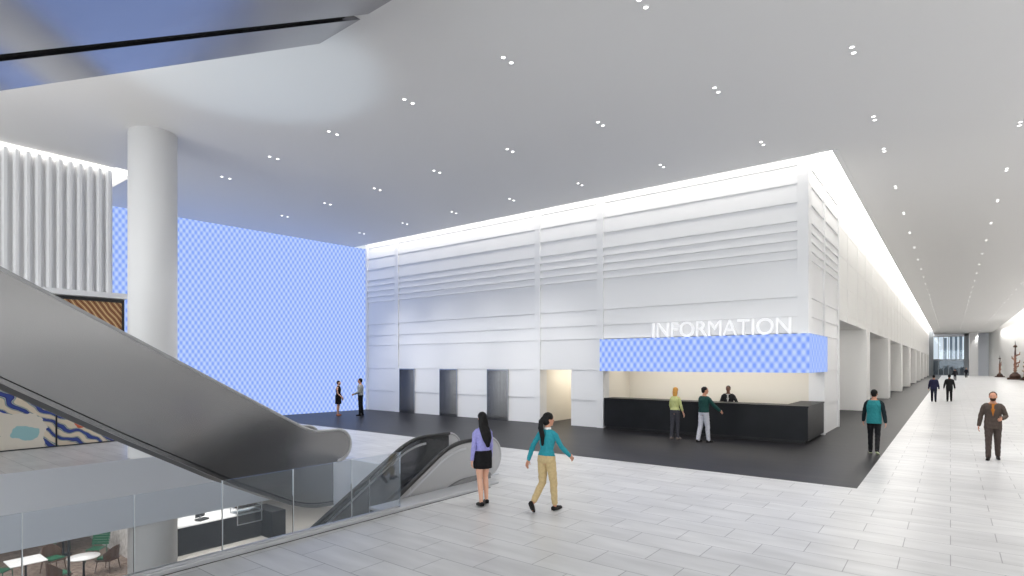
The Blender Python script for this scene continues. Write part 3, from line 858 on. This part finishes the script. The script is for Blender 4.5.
# nook and passage lamps, added fill for corridor and lower level
o = lamp('corridor_ceiling_fill', 'AREA', (8.9, 50, 4.6), 1300, (1, .985, .96), shape='RECTANGLE', size=.4, size_y=115)  # added out of view to brighten the corridor ceiling
o.rotation_euler = (0, PI - .6, 0)
lamp('nook_lamp', 'AREA', (-7.2, 21.3, 2.93), 90, (1, .95, .88), shape='RECTANGLE', size=6.4, size_y=.5)
lamp('passage_lamp', 'AREA', (-12.85, 22.8, 2.48), 60, (1, .94, .84), shape='RECTANGLE', size=.5, size_y=5)
lamp('cafe_fill', 'AREA', (-22.5, 4.5, -1.7), 200, (1, .97, .93), shape='RECTANGLE', size=5, size_y=5)  # fill lights added because the lower level is otherwise too dark
lamp('cafe_fill', 'AREA', (-21, 11, -1.7), 200, (1, .97, .93), shape='RECTANGLE', size=4, size_y=5)

# ------------------------------------------------------------------ people
def remesh(mb, name, vox, smooth=3, m=None, fold=0.0):
    me = mb.mesh(name); o = bpy.data.objects.new('tmp', me); COL.objects.link(o)
    r = o.modifiers.new('r', 'REMESH'); r.mode = 'VOXEL'; r.voxel_size = vox
    s = o.modifiers.new('s', 'SMOOTH'); s.factor = .5; s.iterations = smooth
    dg = bpy.context.evaluated_depsgraph_get()
    out = bpy.data.meshes.new_from_object(o.evaluated_get(dg))
    bpy.data.objects.remove(o); bpy.data.meshes.remove(me)
    out.name = name
    n = len(out.vertices)
    if fold:
        co = np.empty(n * 3); out.vertices.foreach_get('co', co); co = co.reshape(-1, 3)
        nr = np.empty(n * 3); out.vertices.foreach_get('normal', nr); nr = nr.reshape(-1, 3)
        f = np.sin(co[:, 2] * 48 + 5 * np.sin(co[:, 0] * 19 + co[:, 1] * 13)) * np.sin(co[:, 0] * 31 - co[:, 1] * 27 + co[:, 2] * 9)
        co += nr * (f * fold)[:, None]
        out.vertices.foreach_set('co', co.ravel())
    out.materials.clear()
    if m: out.materials.append(m)
    out.polygons.foreach_set('use_smooth', [True] * len(out.polygons)); out.update()
    return out

SKIN = {'light': mat('skin_light', lin(222, 172, 146), .5), 'tan': mat('skin_tan', lin(196, 140, 112), .5), 'brown': mat('skin_brown', lin(128, 84, 62), .5)}
EYEW = mat('eye_white', (.8, .8, .8, 1), .3); EYED = mat('eye_dark', (.02, .015, .01, 1), .2); LIP = mat('lip', lin(170, 96, 90), .5)
cloth_cache = {}
def cloth(rgb, rough=.75):
    if rgb not in cloth_cache:
        c = lin(*rgb); c2 = tuple(min(1, v * 1.18 + .004) for v in c[:3]) + (1,)
        cloth_cache[rgb] = noisy('cloth_%d_%d_%d' % rgb, c, c2, 26, rough, spec=.2)
    return cloth_cache[rgb]

def person(label, loc, face, H, sex, pose, wear, skin='light', hair=('short', (25, 20, 18)), vox=.007, group=None):
    s = H / 1.75
    rz = math.atan2(face[1], face[0]) - PI / 2
    root = thing('person', label, 'person', (loc[0], loc[1], 0), rz, group)
    fem = sex == 'f'
    g = lambda k, d=0.0: pose.get(k, d)
    # torso
    if fem: TR = [(.84, .115, .085), (.92, .162, .112), (.985, .158, .11), (1.09, .112, .088), (1.19, .125, .1), (1.29, .138, .115), (1.38, .13, .088), (1.435, .09, .07), (1.47, .05, .05)]
    else: TR = [(.84, .12, .09), (.92, .158, .112), (1.0, .158, .11), (1.1, .146, .105), (1.21, .16, .112), (1.32, .168, .12), (1.40, .152, .098), (1.45, .105, .078), (1.48, .06, .056)]
    lean = math.radians(g('lean', 3)); twist = math.radians(g('twist'))
    P0 = Vector((0, 0, .95))
    R = Matrix.Rotation(-lean, 3, 'X')
    def TT(p):
        p = Vector(p); k = max(0, min(1, (p.z - .95) / .45))
        return P0 + R @ (Matrix.Rotation(twist * k, 3, 'Z') @ (p - P0)) if p.z > .95 else p
    class TM:                       # lets rings() use the bending map
        def __matmul__(self, p): return TT(p)
    tm = TM()
    sh = .145 if fem else .17
    # arms
    arms = {}
    for sd, sx in (('l', -1), ('r', 1)):
        S0 = TT((sx * sh, -.005, 1.395))
        sw, ab, el, inn = (math.radians(g(k + sd, d)) for k, d in (('sw', 0), ('ab', 9), ('el', 14), ('in', 0)))
        ud = Vector((sx * math.sin(ab), math.sin(sw) * math.cos(ab), -math.cos(sw) * math.cos(ab)))
        E = S0 + ud * .285
        fa = sw + el
        fd = Vector((sx * math.sin(ab * .6 - inn), math.sin(fa) * math.cos(inn), -math.cos(fa) * math.cos(inn))).normalized()
        W = E + fd * .25
        arms[sx] = (S0, E, W, ud, fd)
    legs = {}
    for sd, sx in (('l', -1), ('r', 1)):
        h0 = Vector((sx * .08, 0, .93))
        fl, kn, ab, ft = (math.radians(g(k + sd, d)) for k, d in (('fl', 0), ('kn', 4), ('la', 1), ('ft', 0)))
        td = Vector((sx * math.sin(ab), math.sin(fl), -math.cos(fl))).normalized()
        K = h0 + td * .43
        sd_ = Vector((sx * math.sin(ab) * .6, math.sin(fl - kn), -math.cos(fl - kn))).normalized()
        A = K + sd_ * .42
        legs[sx] = (h0, K, A, sd_, ft)
    heel = g('heel', 0.0)
    # feet: local foot frame
    def foot_pts(sx, infl=0.0):
        h0, K, A, sdv, ft = legs[sx]
        fw = Vector((sx * .12, math.cos(ft), math.sin(ft))).normalized(); up = Vector((0, -math.sin(ft), math.cos(ft)))
        return A, fw, up
    low = min(min((A - up * .075 - fw * .06).z, (A - up * .075 + fw * .16).z) for A, fw, up in (foot_pts(1), foot_pts(-1)))
    dz = -low + .004
    Z = Vector((0, 0, dz))
    SC = Matrix.Scale(s, 4)
    # ---- head frame
    NB = TT((0, .0, 1.45)); HB = NB + Vector((0, .018, .065))
    hy, hp = math.radians(g('look')), math.radians(g('nod'))
    RH = Matrix.Rotation(hy, 3, 'Z') @ Matrix.Rotation(-hp, 3, 'X')
    class HM:
        def __matmul__(self, p): return HB + RH @ Vector(p)
    hm = HM()
    hs = .94 if fem else 1.0
    HR = [(0, .052, -.008, .016, .016), (0, .046, .002, .036, .036), (0, .03, .02, .05, .058), (0, .018, .05, .06, .078), (0, .008, .085, .068, .09), (0, .0, .12, .073, .097), (0, -.004, .155, .072, .095), (0, -.008, .19, .058, .078), (0, -.01, .213, .034, .046), (0, -.01, .222, .01, .014)]
    HR = [(a * hs, bb * hs, c * hs, d * hs, e * hs) for a, bb, c, d, e in HR]
    B = MB()
    def fin(mb):                    # scale about the ground point after lifting to the floor
        mb.v = [tuple((Vector(v) + Z) * s) for v in mb.v]
        return mb
    # ---- body
    ub = .9 if 'top' in wear else 1.0; lb = .74 if 'trousers' in wear else 1.0
    B.rings([(0, 0, z, rx * (lb if z < 1.02 and lb < 1 else ub), ry * (lb if z < 1.02 and lb < 1 else ub)) for z, rx, ry in TR if z < 1.40] + [(0, 0, z, rx * .95, ry * .95) for z, rx, ry in TR if z >= 1.40], 22, None, tm)
    B.limb([TT((0, -.012, 1.40)), HB + Vector((0, -.012, .05))], [.052 if fem else .06, .048 if fem else .056])
    B.rings(HR, 20, None, hm)
    B.limb([hm @ Vector((0, .088 * hs, .118)), hm @ Vector((0, .108 * hs, .082)), hm @ Vector((0, .10 * hs, .07))], [.008, .013, .012], 8)
    for sx in (-1, 1):
        B.ball((sx * .074 * hs, -.008, .098), (.011, .02, .032), None, 10, hm)
        B.limb([hm @ Vector((sx * .018, .089 * hs, .135)), hm @ Vector((sx * .05, .075 * hs, .135))], [.008, .007], 8)
        S0, E, W, ud, fd = arms[sx]
        k = .86 if fem else 1.0
        ka = k * (.82 if 'top' in wear and wear['top'][3] > .9 else 1.0)
        B.limb([S0 + Vector((-sx * .03, 0, .005)), S0 + ud * .06, (S0 + E) / 2, E, E + fd * .08, W], [.052 * ka, .05 * ka, .046 * ka, .038 * ka, .038 * ka, .026 * k])
        # hand
        side = fd.cross(Vector((sx, 0, 0)))                      # across the knuckles (front-back)
        if side.length < .2: side = Vector((0, 1, 0))
        side = (side - fd * side.dot(fd)).normalized()
        if side.y < 0: side = -side
        nrm = fd.cross(side).normalized()
        if nrm.x * sx > 0: nrm = -nrm                           # palm faces the body
        for t_ in (-.022, 0, .022):
            B.limb([W + side * t_ * .6, W + fd * .085 + side * t_], [.016, .015], 8)
        for q, (t_, L) in enumerate(((.033, .072), (.011, .082), (-.011, .076), (-.033, .058))):
            k0 = W + fd * .088 + side * t_
            k1 = k0 + (fd + nrm * .25 + side * t_ * 2).normalized() * L * .55
            k2 = k1 + (fd + nrm * (.75 + .1 * q)).normalized() * L * .5
            B.limb([k0, k1, k2], [.0085, .008, .007], 8)
        tb = W + fd * .03 + side * .026
        B.limb([tb, tb + (side + fd * .7).normalized() * .035, tb + (side * .6 + fd + nrm * .4).normalized() * .07], [.013, .0105, .008], 8)
        h0, K, A, sdv, ft = legs[sx]
        B.limb([h0 + Vector((0, 0, .02)), h0 + (K - h0) * .4, K, K + (A - K) * .3 + Vector((0, -.012, 0)), A], [.088 * lb, .078 * lb, .052 * lb, .054 * lb, .034])
        A, fw, up = foot_pts(sx)
        B.limb([A - up * .03 - fw * .03, A - up * .045 + fw * .06, A - up * .055 + fw * .13], [.036, .034, .026], 10)
    me = remesh(fin(B), 'body', vox * s, 2, SKIN[skin])
    o = bpy.data.objects.new('body', me); COL.objects.link(o); o.parent = root
    def part(nm, mb, m, v=None, sm=3, fold=0.0, label=None):
        me = remesh(fin(mb), nm, (v or vox) * s, sm, m, fold)
        o = bpy.data.objects.new(nm, me); COL.objects.link(o); o.parent = root
        if label: o['label'] = label
        return o
    # eyes, mouth
    for sx in (-1, 1):
        b = MB(); b.ball((sx * .032 * hs, .083 * hs, .112), (.012, .008, .008), EYEW, 10, hm); b.ball((sx * .032 * hs, .089 * hs, .112), (.006, .004, .006), EYED, 8, hm); fin(b).obj('eye', root, fix=False)
    b = MB(); b.ball((0, .083 * hs, .043), (.022, .008, .007), LIP, 10, hm); fin(b).obj('mouth', root, fix=False)
    # ---- clothes
    leg_top = 1.03
    w = wear
    def torso_rings(z0, z1, inf, flare=0.0):
        zz = sorted(set([z0, z1] + [z for z, _, _ in TR if z0 < z < z1]))
        tz = [t[0] for t in TR]
        out = []
        for z in zz:
            rx = float(np.interp(z, tz, [t[1] for t in TR])); ry = float(np.interp(z, tz, [t[2] for t in TR]))
            if z < .92: rx, ry = max(rx, .158), max(ry, .112)
            out.append((0, 0, z, rx + inf + flare * max(0, 1.05 - z), ry + inf + flare * max(0, 1.05 - z)))
        return out
    def sleeves(mb, inf, frac=1.0, upper_only=False):
        for sx in (-1, 1):
            S0, E, W, ud, fd = arms[sx]; k = .86 if fem else 1.0
            end = E + (W - E) * frac
            pts = [S0 + Vector((-sx * .035, 0, .0)), S0 + ud * .05, (S0 + E) / 2]
            rr = [.048 * k + inf, .049 * k + inf, .046 * k + inf]
            if not upper_only: pts += [E, E + (end - E) * .4, end]; rr += [.043 * k + inf, .042 * k + inf, .032 * k + inf * 1.1]
            mb.limb(pts, rr)
    if 'trousers' in w:
        col, wid = w['trousers'][:2]
        b = MB(); b.rings([(0, 0, .86, .13, .098)] + torso_rings(.9, 1.05, .012), 22, None, tm)
        frac = w['trousers'][2] if len(w['trousers']) > 2 else 1.0
        for sx in (-1, 1):
            h0, K, A, sdv, ft = legs[sx]
            b.limb([h0 + Vector((0, 0, .02)), h0 + (K - h0) * .35, K, K + (A - K) * .3 + Vector((0, -.008, 0)), K + (A - K) * frac], [.092 + wid * .4, .082 + wid * .6, .056 + wid, .052 + wid, .042 + wid])
        part('trousers', b, cloth(col), None, 3, .0035)
    if 'skirt' in w:
        col, z0, z1 = w['skirt']
        b = MB(); zz = np.linspace(z0, z1, 6)
        sy = (legs[1][1].y - legs[-1][1].y)
        b.rings([(0, 0, z, (.18 if z < .98 else .18 - (z - .98) * .2), .137 + abs(sy) * .12 * max(0, .95 - z) / .3 - max(0, z - .98) * .1) for z in zz], 22, None, tm)
        part('skirt', b, cloth(col), None, 2, .002)
    if 'top' in w:
        col, inf, hem, frac = w['top'][:4]
        b = MB(); b.rings(torso_rings(hem, 1.45, inf, .03), 24, None, tm)
        if w.get('sleeve'):
            b2 = MB(); sleeves(b2, inf * .6, frac); part('sleeves', b2, cloth(w['sleeve']), None, 3, .0025)
        elif frac > 0: sleeves(b, inf * .6, frac)
        part('jacket' if w.get('jacket') else 'shirt', b, cloth(col), None, 3, .0035)
        b = MB(); b.rings([(0, -.006, 1.43, .072, .066), (0, -.004, 1.46, .062, .06), (0, 0, 1.487, .058, .057)], 18, None, tm)
        part('collar', b, cloth(w.get('collar', col)), None, 1)
        if 'front' in w:            # shirt and tie in the opening of the jacket
            c1, c2 = w['front']
            b = MB(); yv = .122 + inf + .0
            for (zt, zb, wt, cc, dy, nm) in ((1.45, 1.16, .07, c1, 0.004, 'shirt_front'), (1.43, 1.14, .026, c2, .016, 'tie')):
                b = MB(); vs = []
                for z, ww in ((zt, wt), ((zt + zb) / 2, wt * .62), (zb, .006)):
                    ry = float(np.interp(z, [t[0] for t in TR], [t[2] for t in TR])) + inf
                    for xx in (-ww, 0, ww):
                        vs.append(TT((xx, ry + .004 + dy - abs(xx) * .25, z)))
                    for xx in (-ww, 0, ww):
                        vs.append(TT((xx, ry - .03, z)))
                fs = []
                for r_ in (0, 6):
                    fs += [(r_, r_ + 1, r_ + 7, r_ + 6), (r_ + 1, r_ + 2, r_ + 8, r_ + 7), (r_ + 3, r_ + 9, r_ + 10, r_ + 4), (r_ + 4, r_ + 10, r_ + 11, r_ + 5), (r_, r_ + 6, r_ + 9, r_ + 3), (r_ + 2, r_ + 5, r_ + 11, r_ + 8)]
                fs += [(0, 3, 4, 1), (1, 4, 5, 2), (12, 13, 16, 15), (13, 14, 17, 16)]
                b.add(vs, fs, cloth(cc), False); fin(b).obj(nm, root)
    if 'shoes' in w:
        for sx in (-1, 1):
            A, fw, up = foot_pts(sx)
            b = MB()
            b.limb([A - up * .035 - fw * .045, A - up * .04 + fw * .05, A - up * .05 + fw * .15], [.04, .04, .03], 12)
            q = A - up * .075
            rt = fw.cross(up).normalized()
            vs = [q + fw * a + rt * c + up * h for h in (0, .02) for a, c in ((-.065, -.032), (.08, -.045), (.17, -.03), (.17, .03), (.08, .045), (-.065, .032))]
            b.add(vs, [(0, 1, 2, 3, 4, 5)[::-1], (6, 7, 8, 9, 10, 11)] + [(i, (i + 1) % 6, 6 + (i + 1) % 6, 6 + i) for i in range(6)])
            if w.get('sole'):
                part('shoe', b, cloth(w['shoes']), .008, 1)
                b = MB(); vs2 = [v - up * .012 for v in vs[:6]] + [v + up * .012 for v in vs[:6]]
                b.add(vs2, [(0, 1, 2, 3, 4, 5)[::-1], (6, 7, 8, 9, 10, 11)] + [(i, (i + 1) % 6, 6 + (i + 1) % 6, 6 + i) for i in range(6)])
                part('sole', b, cloth(w['sole']), .007, 1)
            else:
                part('shoe', b, cloth(w['shoes'], .4), .008, 1)
    # ---- hair
    kind, hc = hair
    hmtl = cloth(hc, .5)
    b = MB()
    b.ball((0, -.022 * hs, .142 * hs), (.083 * hs, .1 * hs, .092 * hs), None, 16, hm)
    b.ball((0, -.05 * hs, .09 * hs), (.07 * hs, .06 * hs, .07 * hs), None, 14, hm)
    if kind in ('long', 'ponytail', 'bob'):
        b.ball((0, -.012, .15), (.086, .1, .09), None, 16, hm)
        b.ball((0, -.045, .08), (.082, .07, .085), None, 14, hm)
    if kind == 'long':
        pts = [hm @ Vector((0, -.06, .09)), hm @ Vector((0, -.085, -.02)), TT((.02, -.135, 1.36)), TT((.04, -.15, 1.25)), TT((.045, -.165, 1.14))]
        b.limb(pts, [.095, .1, .105, .09, .045], 14, up=(1, 0, 0), sq=.45)
    if kind == 'bob':
        b.limb([hm @ Vector((0, -.045, .08)), hm @ Vector((0, -.05, -.03))], [.085, .078], 14, up=(1, 0, 0), sq=.75)
    if kind == 'ponytail':
        pts = [hm @ Vector((0, -.1, .14)), hm @ Vector((0, -.145, .09)), hm @ Vector((0, -.15, -.04)), TT((0, -.155, 1.34)), TT((0, -.14, 1.18))]
        b.limb(pts, [.035, .045, .052, .05, .025], 12, up=(1, 0, 0), sq=.7)
    part('hair', b, hmtl, .008, 2, .002)
    if w.get('beard'):
        b = MB(); b.rings([(0, .05, -.014, .02, .02), (0, .046, .0, .041, .042), (0, .032, .02, .057, .068), (0, .022, .045, .062, .078), (0, .012, .068, .066, .084)], 18, None, hm)
        b.ball((0, .092, .055), (.026, .008, .008), None, 10, hm)
        part('beard', b, cloth(w['beard']), .007, 1)
    return root

FWD = Vector((-.6124, .7905)); RGT = Vector((.7905, .6124))
def vdir(r, f): v = RGT * r + FWD * f; return (v.x, v.y)
person('woman with long black hair, lavender shirt and black skirt walking away', (-6.5, 7.55), vdir(-.42, 1), 1.64, 'f',
       dict(lean=2, flr=14, knr=22, ftr=-4, fll=-2, knl=6, ftl=-6, lal=-2, lar=1, swl=-6, swr=8, abl=8, abr=8, ell=12, elr=12),
       dict(top=((150, 148, 205), .012, 1.0, 1.0), skirt=((14, 13, 16), .70, 1.03), shoes=(16, 14, 15)), 'light', ('long', (12, 10, 11)), .006)
person('woman with ponytail, teal top and beige trousers striding past the dark floor', (-5.42, 7.95), vdir(.62, .75), 1.68, 'f',
       dict(lean=5, flr=13, knr=9, ftr=2, fll=0, knl=42, ftl=-50, swl=-24, swr=24, abl=20, abr=16, ell=10, elr=24, look=-32),
       dict(top=((42, 134, 146), .014, .99, 1.0), collar=(225, 225, 225), trousers=((186, 164, 122), .012, .86), shoes=(14, 12, 13)), 'tan', ('ponytail', (13, 11, 11)), .006)
person('man with beard in brown suit and orange tie walking towards us', (.87, 19.2), (-.05, -1), 1.78, 'm',
       dict(lean=2, flr=10, knr=6, fll=-8, knl=14, ftl=-14, swl=10, ell=70, inl=26, abl=16, swr=-6, abr=14, elr=12),
       dict(top=((76, 66, 60), .016, .80, 1.0), jacket=True, front=((150, 96, 40), (176, 108, 40)), trousers=((72, 62, 58), .014), shoes=(22, 16, 14), beard=(54, 34, 24)), 'tan', ('short', (58, 38, 28)), .006)
person('man in teal jacket and black trousers walking away on the dark floor', (-1.68, 18.6), (.0, 1), 1.79, 'm',
       dict(lean=3, flr=-8, knr=20, ftr=-22, fll=9, knl=4, swl=8, swr=-10, abl=12, abr=12, ell=10, elr=14),
       dict(top=((38, 120, 124), .018, .82, 1.0), sleeve=(20, 34, 38), jacket=True, trousers=((18, 18, 21), .010), shoes=(30, 30, 32), sole=(220, 225, 190)), 'tan', ('short', (14, 12, 12)), .008)
person('woman with blond bob and yellow green top standing at the counter', (-7.2, 18.1), (.15, 1), 1.72, 'f',
       dict(lean=2, flr=3, fll=-3, abl=12, abr=14, elr=20, ell=30, swl=8), dict(top=((190, 194, 132), .014, .98, .6), trousers=((66, 66, 72), .008), shoes=(120, 110, 104)), 'light', ('bob', (206, 150, 74)), .010)
person('man in dark green shirt and white trousers standing at the counter', (-6.2, 17.95), (.45, .9), 1.78, 'm',
       dict(lean=4, flr=10, knr=6, fll=-6, knl=8, swr=30, abr=20, elr=20, abl=12, swl=10, ell=50, look=-25), dict(top=((28, 66, 62), .02, .94, 1.0), trousers=((196, 196, 204), .018), shoes=(30, 28, 28)), 'tan', ('short', (20, 16, 15)), .010)
person('receptionist in dark suit and white shirt behind the counter', (-6.28, 20.75), (.15, -1), 1.72, 'm',
       dict(lean=4, abl=26, abr=14, swl=14, swr=22, ell=46, elr=70, inr=26), dict(top=((44, 44, 46), .022, .84, 1.0), jacket=True, front=((206, 204, 198), (206, 204, 198)), trousers=((30, 30, 33), .012), shoes=(20, 18, 18)), 'brown', ('short', (34, 28, 26)), .010)
person('woman in sleeveless black dress standing before the blue wall', (-23.2, 16.35), vdir(1, -.15), 1.70, 'f',
       dict(lean=1, fll=-2, flr=3, ell=20, elr=40, swr=10), dict(top=((16, 15, 19), .012, .96, 0.0), skirt=((16, 15, 19), .58, 1.03), shoes=(150, 90, 60)), 'light', ('short', (24, 18, 16)), .012)
person('man in pale shirt and black trousers facing the woman in black dress', (-22.35, 17.0), vdir(-1, -.1), 1.8, 'm',
       dict(lean=1, fll=3, flr=-3, swl=6, ell=60, inl=20, swr=4), dict(top=((150, 152, 150), .02, .96, 1.0), collar=(220, 220, 220), trousers=((18, 18, 21), .014), shoes=(16, 15, 15)), 'tan', ('short', (18, 15, 14)), .012)
person('man in navy suit walking away with a companion in black', (-.86, 45.9), (0, 1), 1.8, 'm',
       dict(lean=2, flr=-14, knr=14, ftr=-16, fll=16, knl=4, abl=12, abr=12), dict(top=((34, 34, 62), .018, .82, 1.0), jacket=True, trousers=((26, 26, 42), .014), shoes=(15, 15, 15)), 'tan', ('short', (16, 14, 14)), .014)
person('man in black suit walking away beside the man in navy', (-.06, 47.0), (0, 1), 1.8, 'm',
       dict(lean=2, flr=8, knr=6, fll=-8, knl=16, ftl=-14, abl=14, abr=14, elr=16, ell=16), dict(top=((24, 24, 26), .018, .82, 1.0), jacket=True, trousers=((20, 20, 22), .014), shoes=(15, 15, 15)), 'brown', ('short', (14, 13, 13)), .014)
person('small far figure in dark clothes in the middle of the corridor', (.52, 105), (0, 1), 1.78, 'm',
       dict(abl=14, abr=14, flr=8, fll=-8), dict(top=((26, 26, 32), .024, .84, 1.0), jacket=True, trousers=((26, 26, 30), .014), shoes=(15, 15, 15)), 'tan', ('short', (16, 14, 14)), .02)
person('most distant figure in dark clothes near the far corridor window', (2.2, 128), (0, -1), 1.78, 'm',
       dict(abl=12, abr=12, flr=6, fll=-6), dict(top=((28, 30, 40), .024, .84, 1.0), jacket=True, trousers=((24, 24, 30), .014), shoes=(15, 15, 15)), 'tan', ('short', (16, 14, 14)), .02)

# ------------------------------------------------------------------ world, ceiling patch spot, camera
w = bpy.data.worlds.new('world'); S.world = w; w.use_nodes = True
bg = w.node_tree.nodes['Background']; bg.inputs[0].default_value = (.86, .93, 1.0, 1); bg.inputs[1].default_value = .9
# added upward spot makes the bright ceiling patch beside the upper escalators
o = lamp('ceiling_patch_spot', 'SPOT', (-11.7, 6.0, 3.3), 250, (.66, .85, 1), spot_size=math.radians(62), use_square=True, spot_blend=.45, shadow_soft_size=.2)
o.rotation_euler = (PI, 0, 0)

cam = bpy.data.cameras.new('camera'); co = bpy.data.objects.new('camera', cam); COL.objects.link(co)
co.location = (0, 0, 2.5); co.rotation_euler = (PI / 2, 0, math.atan2(.6124, .7905))
cam.sensor_width = 36; cam.lens = 566 / 1024 * 36; cam.shift_y = 75.5 / 1024; cam.clip_end = 1000; cam.clip_start = .05
S.camera = co
S.cycles.max_bounces = 8; S.cycles.diffuse_bounces = 5; S.cycles.transparent_max_bounces = 16
S.cycles.caustics_reflective = False; S.cycles.caustics_refractive = False; S.cycles.sample_clamp_indirect = 4
